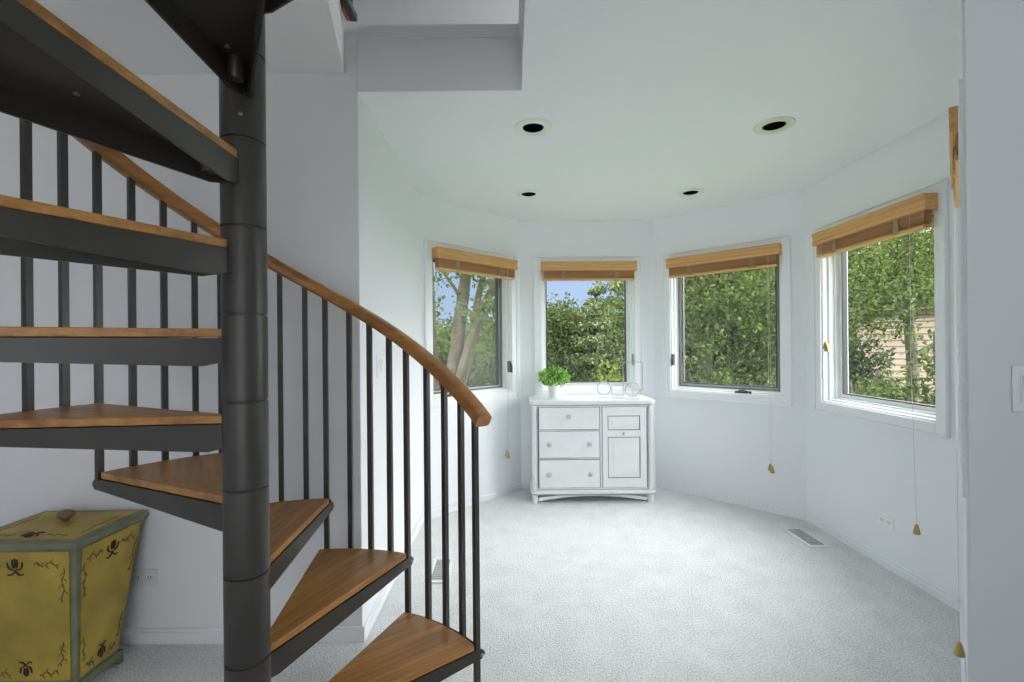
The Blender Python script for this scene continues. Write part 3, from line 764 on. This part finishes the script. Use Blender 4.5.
for f, asp in ((FR, .5), (SD, .65)):
    b = MB()
    um = .90 if f is FR else .86
    vs = [f(-um, .03, .0), f(um, .03, .0), f(um, .985, .0), f(-um, .985, .0)]
    ov = [f(-um, .03, .004), f(um, .03, .004), f(um, .985, .004), f(-um, .985, .004)]
    b.raw(vs + ov, [(4, 5, 6, 7), (0, 1, 5, 4), (1, 2, 6, 5), (2, 3, 7, 6), (3, 0, 4, 7)], 0)
    g_ = (lambda ff: (lambda u, v, off=0.: ff(u, v, off + .004)))(f)
    petals(b, g_, -.04 if f is FR else .02, .865, .080, 1.85 if f is FR else 2.3)
    petals(b, g_, 0.02, .13, .070, 1.9 if f is FR else 2.4, -1)
    for su in (-1, 1):
        for (u0_, v0_, u1_, v1_) in ((.28, .89, .72, .90), (.80, .87, .78, .62), (.76, .32, .74, .14), (.66, .09, .30, .08)):
            pts = []
            horiz = abs(u1_ - u0_) > abs(v1_ - v0_)
            for i in range(17):
                t = i / 16; wob = .018 * math.sin(t * 12) * (1 - .4 * t)
                u_ = u0_ + (u1_ - u0_) * t; v_ = v0_ + (v1_ - v0_) * t
                if horiz: v_ += wob
                else: u_ += wob * 1.6
                pts.append((su * u_, v_))
            b.tube([g_(u_, v_, .0005) for u_, v_ in pts], [.0012 + .0018 * abs(math.sin(i * .9)) for i in range(17)], 5, 2)
            for i in range(2, 16, 3):
                u_, v_ = pts[i]; k_ = 1 if i % 2 else -1
                if horiz: q = [(u_, v_), (u_ + .03, v_ + .018 * k_), (u_ + .05, v_ + .03 * k_)]
                else: q = [(u_, v_), (u_ + .05 * k_, v_ - .01), (u_ + .08 * k_, v_ - .03)]
                b.tube([g_(x, y, .0004) for x, y in q], [.002, .002, .0007], 5, 2)
    b.build('painted_panel', ['yellow', 'motif', 'scroll'], ch)
# plinth with bracket feet
b = MB(); PW, PD = BW + .012, BD + .012
def bracket(b, half, n=18, h=zb + .002):
    top, bot = [], []
    for i in range(n + 1):
        t = -1 + 2 * i / n; at = abs(t)
        zz = 0 if at > .80 else (.026 * min(1, ((.80 - at) / .16)) ** .6)
        top.append((t * half, h)); bot.append((t * half, zz))
    return top, bot
for side in range(4):
    half, off = (PW, PD) if side % 2 == 0 else (PD, PW)
    top, bot = bracket(b, half); n = len(top); mt = Matrix.Rotation(R(90 * side), 4, 'Z')
    vs = [mt @ Vector((x, -off, z)) for x, z in bot] + [mt @ Vector((x, -off, z)) for x, z in top] + [mt @ Vector((x, -off + .02, z)) for x, z in bot] + [mt @ Vector((x, -off + .02, z)) for x, z in top]
    fs = []
    for i in range(n - 1): fs += [(i, i + 1, n + i + 1, n + i), (2 * n + i, 3 * n + i, 3 * n + i + 1, 2 * n + i + 1), (i, 2 * n + i, 2 * n + i + 1, i + 1), (n + i, n + i + 1, 3 * n + i + 1, 3 * n + i)]
    b.raw(vs, fs)
b.v = [(x, y + BO, z) for x, y, z in b.v]; b.build('plinth', 'green', ch)
b = MB(); hull(b, mw - .004, md - .004, zt, mw, md, zt + .012); hull(b, mw, md, zt + .012, mw, md, CH - .004); hull(b, mw, md, CH - .004, mw - .01, md - .01, CH)
lid = b.build('lid', 'green', ch)
def LT(u, v, off=0.): return Vector((u * (mw - .03), (v * 2 - 1) * (md - .028), CH + off))
b = MB(); b.raw([LT(-1, 0, 0), LT(1, 0, 0), LT(1, 1, 0), LT(-1, 1, 0), LT(-1, 0, .002), LT(1, 0, .002), LT(1, 1, .002), LT(-1, 1, .002)], [(4, 5, 6, 7), (0, 1, 5, 4), (1, 2, 6, 5), (2, 3, 7, 6), (3, 0, 4, 7)], 0)
LTo = lambda u, v, off=0.: LT(u, v, off + .002)
petals(b, LTo, 0, .14, .10, 1.65, -1)
for su in (-1, 1):
    b.tube([LTo(su * (.3 + .4 * i / 10), .12 + .02 * math.sin(i * 1.3), .0004) for i in range(11)], .0018, 5, 2)
    b.tube([LTo(su * (.85 + .02 * math.sin(i * 1.3)), .2 + .6 * i / 10, .0004) for i in range(11)], .0018, 5, 2)
b.build('lid_panel', ['yellow', 'motif', 'scroll'], lid)
b = MB(); b.lathe([(.010, 0), (.010, .008), (.016, .012), (.024, .020), (.027, .030), (.024, .040), (.014, .047), (.004, .049)], 24, mat=Matrix.Translation((-.005, .035, CH + .002)) @ Matrix.Diagonal((1.25, 1, .95, 1)))
b.build('lid_knob', 'knob', lid, smooth=True)

# ---------------------------------------------------------------- outdoors
GZ = -1.2
gm = MB(); n = 24; vs = []; fs = []
for j in range(n + 1):
    for i in range(n + 1):
        x = -45 + 90 * i / n; y = -30 + 90 * j / n
        inner = (-4 < x < 4 and -5 < y < 6)
        vs.append((x, y, GZ + (0 if inner else .25 * noise.noise(Vector((x * .12, y * .12, 0))))))
for j in range(n):
    for i in range(n): a_ = j * (n + 1) + i; fs.append((a_, a_ + 1, a_ + n + 2, a_ + n + 1))
gm.raw(vs, fs); struct(gm.build('ground', 'grass', smooth=True))
struct(MB().box(-6, 6, -12, -2.6, -1.0, -.02).build('bounce_slab', 'bounce_grey'))  # unseen slab added to bounce light in through the rear opening

def crown(b, blobs, per_m3, size, droop=0., flat=1.0, seed=1, shell=.45):
    """blobs: (x, y, z, radius); scatters leaf blades near the surface of each blob"""
    random.seed(seed)
    for (x, y, z, r_) in blobs:
        cnt = int(per_m3 * r_ ** 2)
        for i in range(cnt):
            v = rv(); q = shell + (1 - shell) * random.random()
            p = Vector((x + v.x * r_ * q, y + v.y * r_ * q, z + v.z * r_ * q * flat))
            d = v * .6 + rv() + Vector((0, 0, -droop))
            s = size * random.uniform(.6, 1.35)
            leaf(b, p, d, rv() + Vector((0, 0, .8)), s, s * .55)
def blobs_in(cx, cy, cz, rx, ry, rz, k, r0, r1, seed):
    random.seed(seed); out = []
    for i in range(k):
        v = rv() * random.uniform(.35, 1)
        out.append((cx + v.x * rx, cy + v.y * ry, cz + v.z * rz, random.uniform(r0, r1)))
    return out
def limb(b, pts, r0, r1, seg=10):
    # smooth the polyline
    P = [Vector(p) for p in pts]; out = []
    for i in range(len(P) - 1):
        p0 = P[max(i - 1, 0)]; p1 = P[i]; p2 = P[i + 1]; p3 = P[min(i + 2, len(P) - 1)]
        for k in range(5):
            t = k / 5
            out.append(.5 * ((2 * p1) + (-p0 + p2) * t + (2 * p0 - 5 * p1 + 4 * p2 - p3) * t * t + (-p0 + 3 * p1 - 3 * p2 + p3) * t ** 3))
    out.append(P[-1]); n = len(out)
    b.tube(out, [r0 + (r1 - r0) * i / (n - 1) for i in range(n)], seg)
def tree(name, label, cat, loc, trunk, branches, blobs, dens, size, lm, bark='bark', droop=0., flat=1.0, seed=1, group='trees and bushes outside the windows', shell=.45):
    t = thing(name, label, cat, loc, group=group)
    if trunk:
        b = MB(); limb(b, trunk[0], trunk[1], trunk[2]); tr = b.build('trunk', bark, t, smooth=True)
        for (pts, r0, r1) in branches:
            b = MB(); limb(b, pts, r0, r1, 8); b.build('branch', bark, t, smooth=True)
    b = MB(); crown(b, blobs, dens, size, droop, flat, seed, shell); b.build('foliage', lm, t)
    return t
def at(px, py, y):
    """point at depth y seen at a picture position"""
    return Vector(((px - 512) * y / F, y, CAMZ - (py - HZ) * y / F))
def rel(base, *pts): return [tuple(Vector(p) - Vector(base)) for p in pts]
def rb(base, bl): return [(x - base[0], y - base[1], z - base[2], r_) for x, y, z, r_ in bl]
# two leaning trunks seen through the left window
B = Vector((-.95, 8.6, GZ)); p = at
tree('forked_tree', 'big forked tree with leaning grey trunks outside the left window', 'tree', B,
     (rel(B, B, p(450, 400, 8.6), p(455, 360, 8.6), p(463, 300, 8.6), p(468, 262, 8.6), p(474, 200, 8.7)), .17, .075),
     [(rel(B, p(447, 430, 8.6), p(463, 370, 8.5), p(474, 335, 8.5), p(484, 308, 8.45), p(497, 280, 8.4), p(512, 240, 8.4)), .13, .045),
      (rel(B, p(473, 338, 8.5), p(478, 300, 8.6), p(487, 262, 8.6), p(490, 220, 8.7)), .075, .035),
      (rel(B, p(480, 318, 8.5), p(500, 300, 8.4), p(520, 290, 8.3)), .045, .02),
      (rel(B, p(463, 300, 8.6), p(450, 280, 8.5), p(436, 262, 8.4)), .04, .015),
      (rel(B, p(437, 420, 8.9), p(434, 350, 8.9), p(433, 300, 8.9), p(431, 240, 8.9)), .07, .04)],
     rb(B, [(*p(488, 312, 8.3), .42), (*p(497, 330, 8.4), .40), (*p(478, 300, 8.9), .30), (*p(505, 300, 8.2), .45), (*p(440, 284, 8.2), .22), (*p(436, 305, 8.4), .20), (*p(446, 268, 8.4), .26), (*p(452, 322, 8.9), .22), (*p(486, 275, 8.4), .32), (*p(470, 262, 8.2), .3), (*p(500, 262, 8.2), .4), (*p(480, 225, 8.4), .9), (*p(440, 215, 8.4), .8), (*p(530, 215, 8.4), .9), (*p(466, 345, 9.2), .25), (*p(515, 285, 8.4), .4), (*p(470, 318, 8.1), .22), (*p(458, 300, 8.1), .16), (*p(482, 345, 8.2), .25), (*p(460, 275, 8.1), .2), (*p(495, 300, 8.1), .4), (*p(446, 345, 8.9), .25), (*p(502, 345, 8.6), .3)]),
     900, .09, 'leaf_bright', seed=21, shell=.15)
def bush(name, label, px, y, ptop, hw, lm, seed, k=26, r0=.35, r1=.65, dens=620, size=.11, cat='bush', flat=.9, depth=.7, droop=.0):
    top = CAMZ + (HZ - ptop) * y / F; w = hw * y / F
    B = Vector(((px - 512) * y / F, y, GZ)); h = top - GZ
    bl = blobs_in(0, 0, h * .48, w, w * depth, h * .50 - r0 * .6, k, r0, r1, seed)
    tree(name, label, cat, B, ([(0, 0, 0), (.05, 0, h * .4), (0, .05, h * .85)], .05 + h * .02, .02), [([(0, 0, h * .3), (w * .4, -.1, h * .6)], .035, .012), ([(0, 0, h * .35), (-w * .4, .1, h * .65)], .035, .012)],
         bl, dens, size, lm, 'bark_dark', seed=seed, flat=flat, droop=droop)
bush('leafy_shrub', 'mid green shrub low behind the forked tree trunks', 448, 12.0, 318, 34, 'leaf_mid', 31)
bush('grey_shrub', 'grey green shrub at the lower right of the left window', 492, 10.5, 338, 26, 'leaf_grey', 32, size=.08)
bush('leafy_tree', 'rounded green tree at the left of the middle window', 552, 13.5, 292, 34, 'leaf_mid', 33, k=60, r0=.4, r1=.75, dens=800, cat='tree')
bush('far_tree', 'far hazy green tree behind the conifers of the middle window', 596, 26.0, 303, 70, 'leaf_mid', 38, k=60, r0=1.0, r1=1.8, dens=300, size=.26, cat='tree')
bush('leafy_tree', 'distant green tree filling the gap behind the forked trunks', 470, 19.0, 318, 70, 'leaf_mid', 34, k=60, r0=.8, r1=1.3, dens=330, size=.2, cat='tree')
bush('dark_shrub', 'dark shrub behind the potted plant outside the middle window', 566, 10.5, 342, 28, 'leaf_dark', 35, size=.09)
bush('lime_shrub', 'yellow green shrub low at the right of the middle window', 604, 8.8, 354, 24, 'leaf_lime', 36, k=22, r0=.2, r1=.36, dens=900, size=.08)
# conifer with drooping layered boughs
def conifer(label, px, y, top_py, base_hw, seed):
    B = Vector(((px - 512) * y / F, y, GZ)); top = CAMZ + (HZ - top_py) * y / F - GZ; rad = base_hw * y / F
    random.seed(seed); bl = []
    nl = 13
    for i in range(nl):
        t = i / (nl - 1); z = .35 + (top - .5) * t; rr = rad * (1 - t) ** .75 + .12
        m_ = max(4, int(9 * (1 - t) + 4))
        for j in range(m_):
            an = 6.283 * (j + random.random() * .6) / m_ + i
            for q in (.45, .75, 1.0):
                bl.append((rr * q * math.cos(an), rr * q * math.sin(an), z - .16 * q * rr, (.20 + .18 * (1 - t)) * (1.15 - .3 * q)))
    tree('conifer', label, 'tree', B, ([(0, 0, 0), (0, 0, top * .6), (0, 0, top)], .16, .02), [], bl, 950, .10, 'leaf_conifer', 'bark_dark', droop=.5, flat=.55, seed=seed, shell=.2)
conifer('tall conifer with drooping boughs at the right of the middle window', 634, 11.5, 225, 84, 41)
conifer('shorter conifer in the centre of the middle window', 596, 14.0, 286, 44, 42)
# leafy tree close to the right-hand windows
B = Vector((3.35, 8.2, GZ))
tree('maple_tree', 'bright leafy tree filling the window right of the dresser', 'tree', B,
     ([(0, 0, 0), (.06, .1, 1.6), (-.05, .0, 3.0), (0, 0, 4.8)], .15, .06),
     [([(0, .05, 2.2), (-.6, -.2, 2.9), (-1.1, -.3, 3.2)], .05, .02), ([(0, 0, 2.6), (.7, -.2, 3.1), (1.2, -.3, 3.3)], .05, .02), ([(0, 0, 1.9), (.5, -.3, 2.2), (.9, -.5, 2.2)], .04, .015)],
     [(-.95, -.5, 3.35, .55), (-.35, -.6, 3.3, .5), (.2, -.6, 3.45, .55), (.8, -.5, 3.3, .6), (1.3, -.2, 3.0, .55), (-.9, -.2, 2.85, .4), (.55, -.6, 2.75, .45), (1.05, -.6, 2.45, .45), (.35, -.3, 2.25, .35), (1.25, -.3, 2.0, .5), (.75, -.7, 1.85, .40), (.25, -.6, 1.7, .35), (-.1, -.1, 2.8, .35), (-.75, -.3, 2.3, .28), (1.0, -.2, 1.3, .5), (.3, -.2, 1.2, .45), (-.8, 0, 1.35, .4), (-.3, 0, 1.1, .4), (0, 0, 4.4, 1.1), (-1, 0, 4.3, .9), (1.1, 0, 4.3, 1.0), (-.55, .4, 2.0, .25), (-.6, -.5, 3.0, .5), (.1, -.5, 3.0, .5), (.9, -.5, 2.95, .5), (.6, -.2, 3.9, .7), (-.5, -.2, 3.9, .7), (.75, -.4, 2.2, .4), (1.5, -.3, 2.5, .5), (1.6, -.3, 1.6, .5), (-1.4, -.3, 3.0, .5), (-.1, -.8, 1.9, .4), (.0, -.7, 1.3, .4), (-.35, -.8, 2.5, .35), (-.3, -.6, 1.6, .35), (.5, -.3, 1.45, .4)],
     1900, .078, 'leaf_bright', seed=51, shell=.2)
bush('dark_tree', 'dark tree standing behind the bright leafy tree', 735, 12.5, 215, 75, 'leaf_dark', 52, k=70, r0=.5, r1=1.0, dens=520, size=.15, cat='tree')
bush('dark_shrub', 'dark shrub low at the left of the window right of the dresser', 690, 9.6, 358, 26, 'leaf_dark', 53, size=.09)
# right window: overhanging leaves, siding wall, hedge
B = Vector((8.0, 9.6, GZ))
tree('overhanging_tree', 'green tree overhanging the top of the right hand window view', 'tree', B,
     ([(0, 0, 0), (.1, 0, 1.8), (0, 0, 3.4), (.1, 0, 5.4)], .13, .06),
     [([(0, 0, 3.0), (-.7, -.2, 3.4), (-1.5, -.3, 3.5)], .05, .015), ([(.1, 0, 3.2), (.7, -.2, 3.7), (1.4, -.3, 4.0)], .05, .02), ([(0, 0, 2.2), (.5, -.4, 2.6), (1.1, -.7, 2.5)], .035, .012)],
     [(-1.5, -.4, 3.5, .6), (-.8, -.4, 3.4, .6), (-.1, -.5, 3.5, .6), (.6, -.5, 3.8, .6), (-1.3, -.2, 4.3, .8), (-.2, -.2, 4.4, .9), (.8, 0, 4.7, .8), (-1.0, -.3, 2.85, .45), (-.45, -.4, 2.8, .35), (-1.5, -.2, 2.6, .4), (1.2, -.4, 3.3, .4), (1.2, -.7, 2.4, .35), (.9, -.5, 2.9, .3), (1.5, -.2, 4.2, .6), (1.4, -.7, 1.9, .35), (.2, -.2, 5.4, 1.1)],
     1900, .078, 'leaf_bright', seed=61, shell=.15)
bush('tall_shrub', 'loose green shrub at the right edge of the right hand window', 938, 6.4, 300, 26, 'leaf_mid', 62, k=24, r0=.18, r1=.34, dens=800, size=.09)
bush('broad_shrub', 'broad shrub in front of the tan house wall', 880, 8.0, 352, 32, 'leaf_mid', 63, k=26, r0=.22, r1=.42, dens=760, size=.09)
bush('dark_shrub', 'dark shrub left of the tan house wall', 848, 9.0, 318, 20, 'leaf_dark', 64, k=26, size=.10)
bush('low_hedge', 'low sunlit hedge along the bottom of the right hand window', 908, 6.6, 372, 34, 'leaf_bright', 65, k=30, r0=.18, r1=.32, dens=900, size=.075)
bush('low_hedge', 'low bright hedge at the lower left of the right hand window', 852, 7.6, 364, 22, 'leaf_mid', 66, k=24, r0=.18, r1=.34, dens=900, size=.08)
bush('tall_tree', 'far tree behind the tan house wall', 900, 18.0, 205, 95, 'leaf_mid', 67, k=85, r0=.8, r1=1.4, dens=300, size=.2, cat='tree')
hs = thing('neighbour_house', 'tan sided house wall seen between the bushes in the right window', 'house', (10.15, 12.2, GZ), R(-38))
hb = MB(); hb.box(-1.05, 2.6, 0, 4, 0, 3.35); hb.build('house_wall', 'brick', hs)
MB().prism([(-1.3, -.3), (2.9, -.3), (2.9, 4.3), (-1.3, 4.3)], 3.35, lambda x, y: 3.5 + .45 * (2.0 - abs(y - 2.0))).build('roof', 'roof', hs)
h2 = thing('neighbour_house', 'pale far house with brown roof glimpsed through the leafy tree', 'house', (8.8, 18.0, GZ), R(-20))
MB().box(-2.2, 2.2, 0, 5, 0, 2.6).build('house_wall', 'siding2', h2)
MB().prism([(-2.5, -.3), (2.5, -.3), (2.5, 5.3), (-2.5, 5.3)], 2.6, lambda x, y: 2.75 + .5 * (2.6 - abs(y - 2.5))).build('roof', 'roof', h2)

# ---------------------------------------------------------------- light
w = bpy.data.worlds.new('sky'); SC.world = w; w.use_nodes = True; nt = w.node_tree
bg = nt.nodes['Background']; tc = N(nt, 'ShaderNodeTexCoord')
sep = N(nt, 'ShaderNodeSeparateXYZ'); nt.links.new(tc.outputs['Generated'], sep.inputs[0])
r = N(nt, 'ShaderNodeValToRGB'); e = r.color_ramp.elements
e[0].color = (.52, .67, .93, 1); e[0].position = .0; e[1].color = (.24, .42, .85, 1); e[1].position = .75
nt.links.new(sep.outputs['Z'], r.inputs['Fac'])
ZEN = 6.0; REAR = .9  # extra sky brightness added overhead and behind the camera as fill
AZ, EL, SKY, GLOW, POW = R(100), R(32), 1.0, 16.0, 4.0  # bright patch of sky added out of view to light the bay
dv = (math.sin(AZ) * math.cos(EL), math.cos(AZ) * math.cos(EL), math.sin(EL))
dot = N(nt, 'ShaderNodeVectorMath', _operation='DOT_PRODUCT'); dot.inputs[1].default_value = dv
nt.links.new(tc.outputs['Generated'], dot.inputs[0])
mxm = N(nt, 'ShaderNodeMath', _operation='MAXIMUM'); mxm.inputs[1].default_value = 0.
nt.links.new(dot.outputs['Value'], mxm.inputs[0])
pw = N(nt, 'ShaderNodeMath', _operation='POWER'); pw.inputs[1].default_value = POW; nt.links.new(mxm.outputs[0], pw.inputs[0])
gm_ = N(nt, 'ShaderNodeMath', _operation='MULTIPLY'); gm_.inputs[1].default_value = GLOW; nt.links.new(pw.outputs[0], gm_.inputs[0])
vm = N(nt, 'ShaderNodeVectorMath', _operation='SCALE'); vm.inputs[0].default_value = (1, 1, .98); nt.links.new(gm_.outputs[0], vm.inputs['Scale'])
va = N(nt, 'ShaderNodeVectorMath', _operation='ADD'); nt.links.new(r.outputs['Color'], va.inputs[0]); nt.links.new(vm.outputs[0], va.inputs[1])
# brightness added overhead to fill the room, above what the windows show
zr = N(nt, 'ShaderNodeMapRange'); zr.inputs['From Min'].default_value = .36; zr.inputs['From Max'].default_value = .8; zr.inputs['To Max'].default_value = ZEN
nt.links.new(sep.outputs['Z'], zr.inputs['Value'])
v2 = N(nt, 'ShaderNodeVectorMath', _operation='SCALE'); v2.inputs[0].default_value = (1, 1, .99); nt.links.new(zr.outputs[0], v2.inputs['Scale'])
v3 = N(nt, 'ShaderNodeVectorMath', _operation='ADD'); nt.links.new(va.outputs[0], v3.inputs[0]); nt.links.new(v2.outputs[0], v3.inputs[1])
sy = N(nt, 'ShaderNodeMapRange'); sy.inputs['From Min'].default_value = .15; sy.inputs['From Max'].default_value = -.6; sy.inputs['To Max'].default_value = REAR
nt.links.new(sep.outputs['Y'], sy.inputs['Value'])
v4 = N(nt, 'ShaderNodeVectorMath', _operation='SCALE'); v4.inputs[0].default_value = (1, .98, .95); nt.links.new(sy.outputs[0], v4.inputs['Scale'])
v5 = N(nt, 'ShaderNodeVectorMath', _operation='ADD'); nt.links.new(v3.outputs[0], v5.inputs[0]); nt.links.new(v4.outputs[0], v5.inputs[1])
nt.links.new(v5.outputs[0], bg.inputs['Color']); bg.inputs['Strength'].default_value = SKY
w.cycles.sampling_method = 'MANUAL'; w.cycles.sample_map_resolution = 512
sd = bpy.data.lights.new('sun', 'SUN'); sd.energy = 3.6; sd.angle = R(3); sd.color = (1, .95, .85)
so = bpy.data.objects.new('sun', sd); COL.objects.link(so); so.rotation_euler = Vector((.75, .42, -.62)).to_track_quat('-Z', 'Y').to_euler()

# ---------------------------------------------------------------- camera and colour
cd = bpy.data.cameras.new('camera'); cam = bpy.data.objects.new('camera', cd); COL.objects.link(cam)
cd.sensor_width = 36; cd.lens = 36 * F / 1024; cd.shift_y = (HZ - 341) / 1024; cd.clip_start = .02; cd.clip_end = 300
cam.location = (0, 0, CAMZ)
cam.rotation_euler = (Matrix.Rotation(R(90), 3, 'X') @ Matrix.Rotation(R(-.5), 3, 'Z')).to_euler()
SC.camera = cam
SC.view_settings.view_transform = 'Standard'; SC.view_settings.look = 'None'; SC.view_settings.gamma = 1; SC.view_settings.use_curve_mapping = False
SC.view_settings.exposure = .10
SC.cycles.max_bounces = 10; SC.cycles.diffuse_bounces = 7; SC.cycles.transparent_max_bounces = 16
SC.cycles.caustics_reflective = False; SC.cycles.caustics_refractive = False; SC.cycles.sample_clamp_indirect = 6
SC.cycles.use_denoising = True
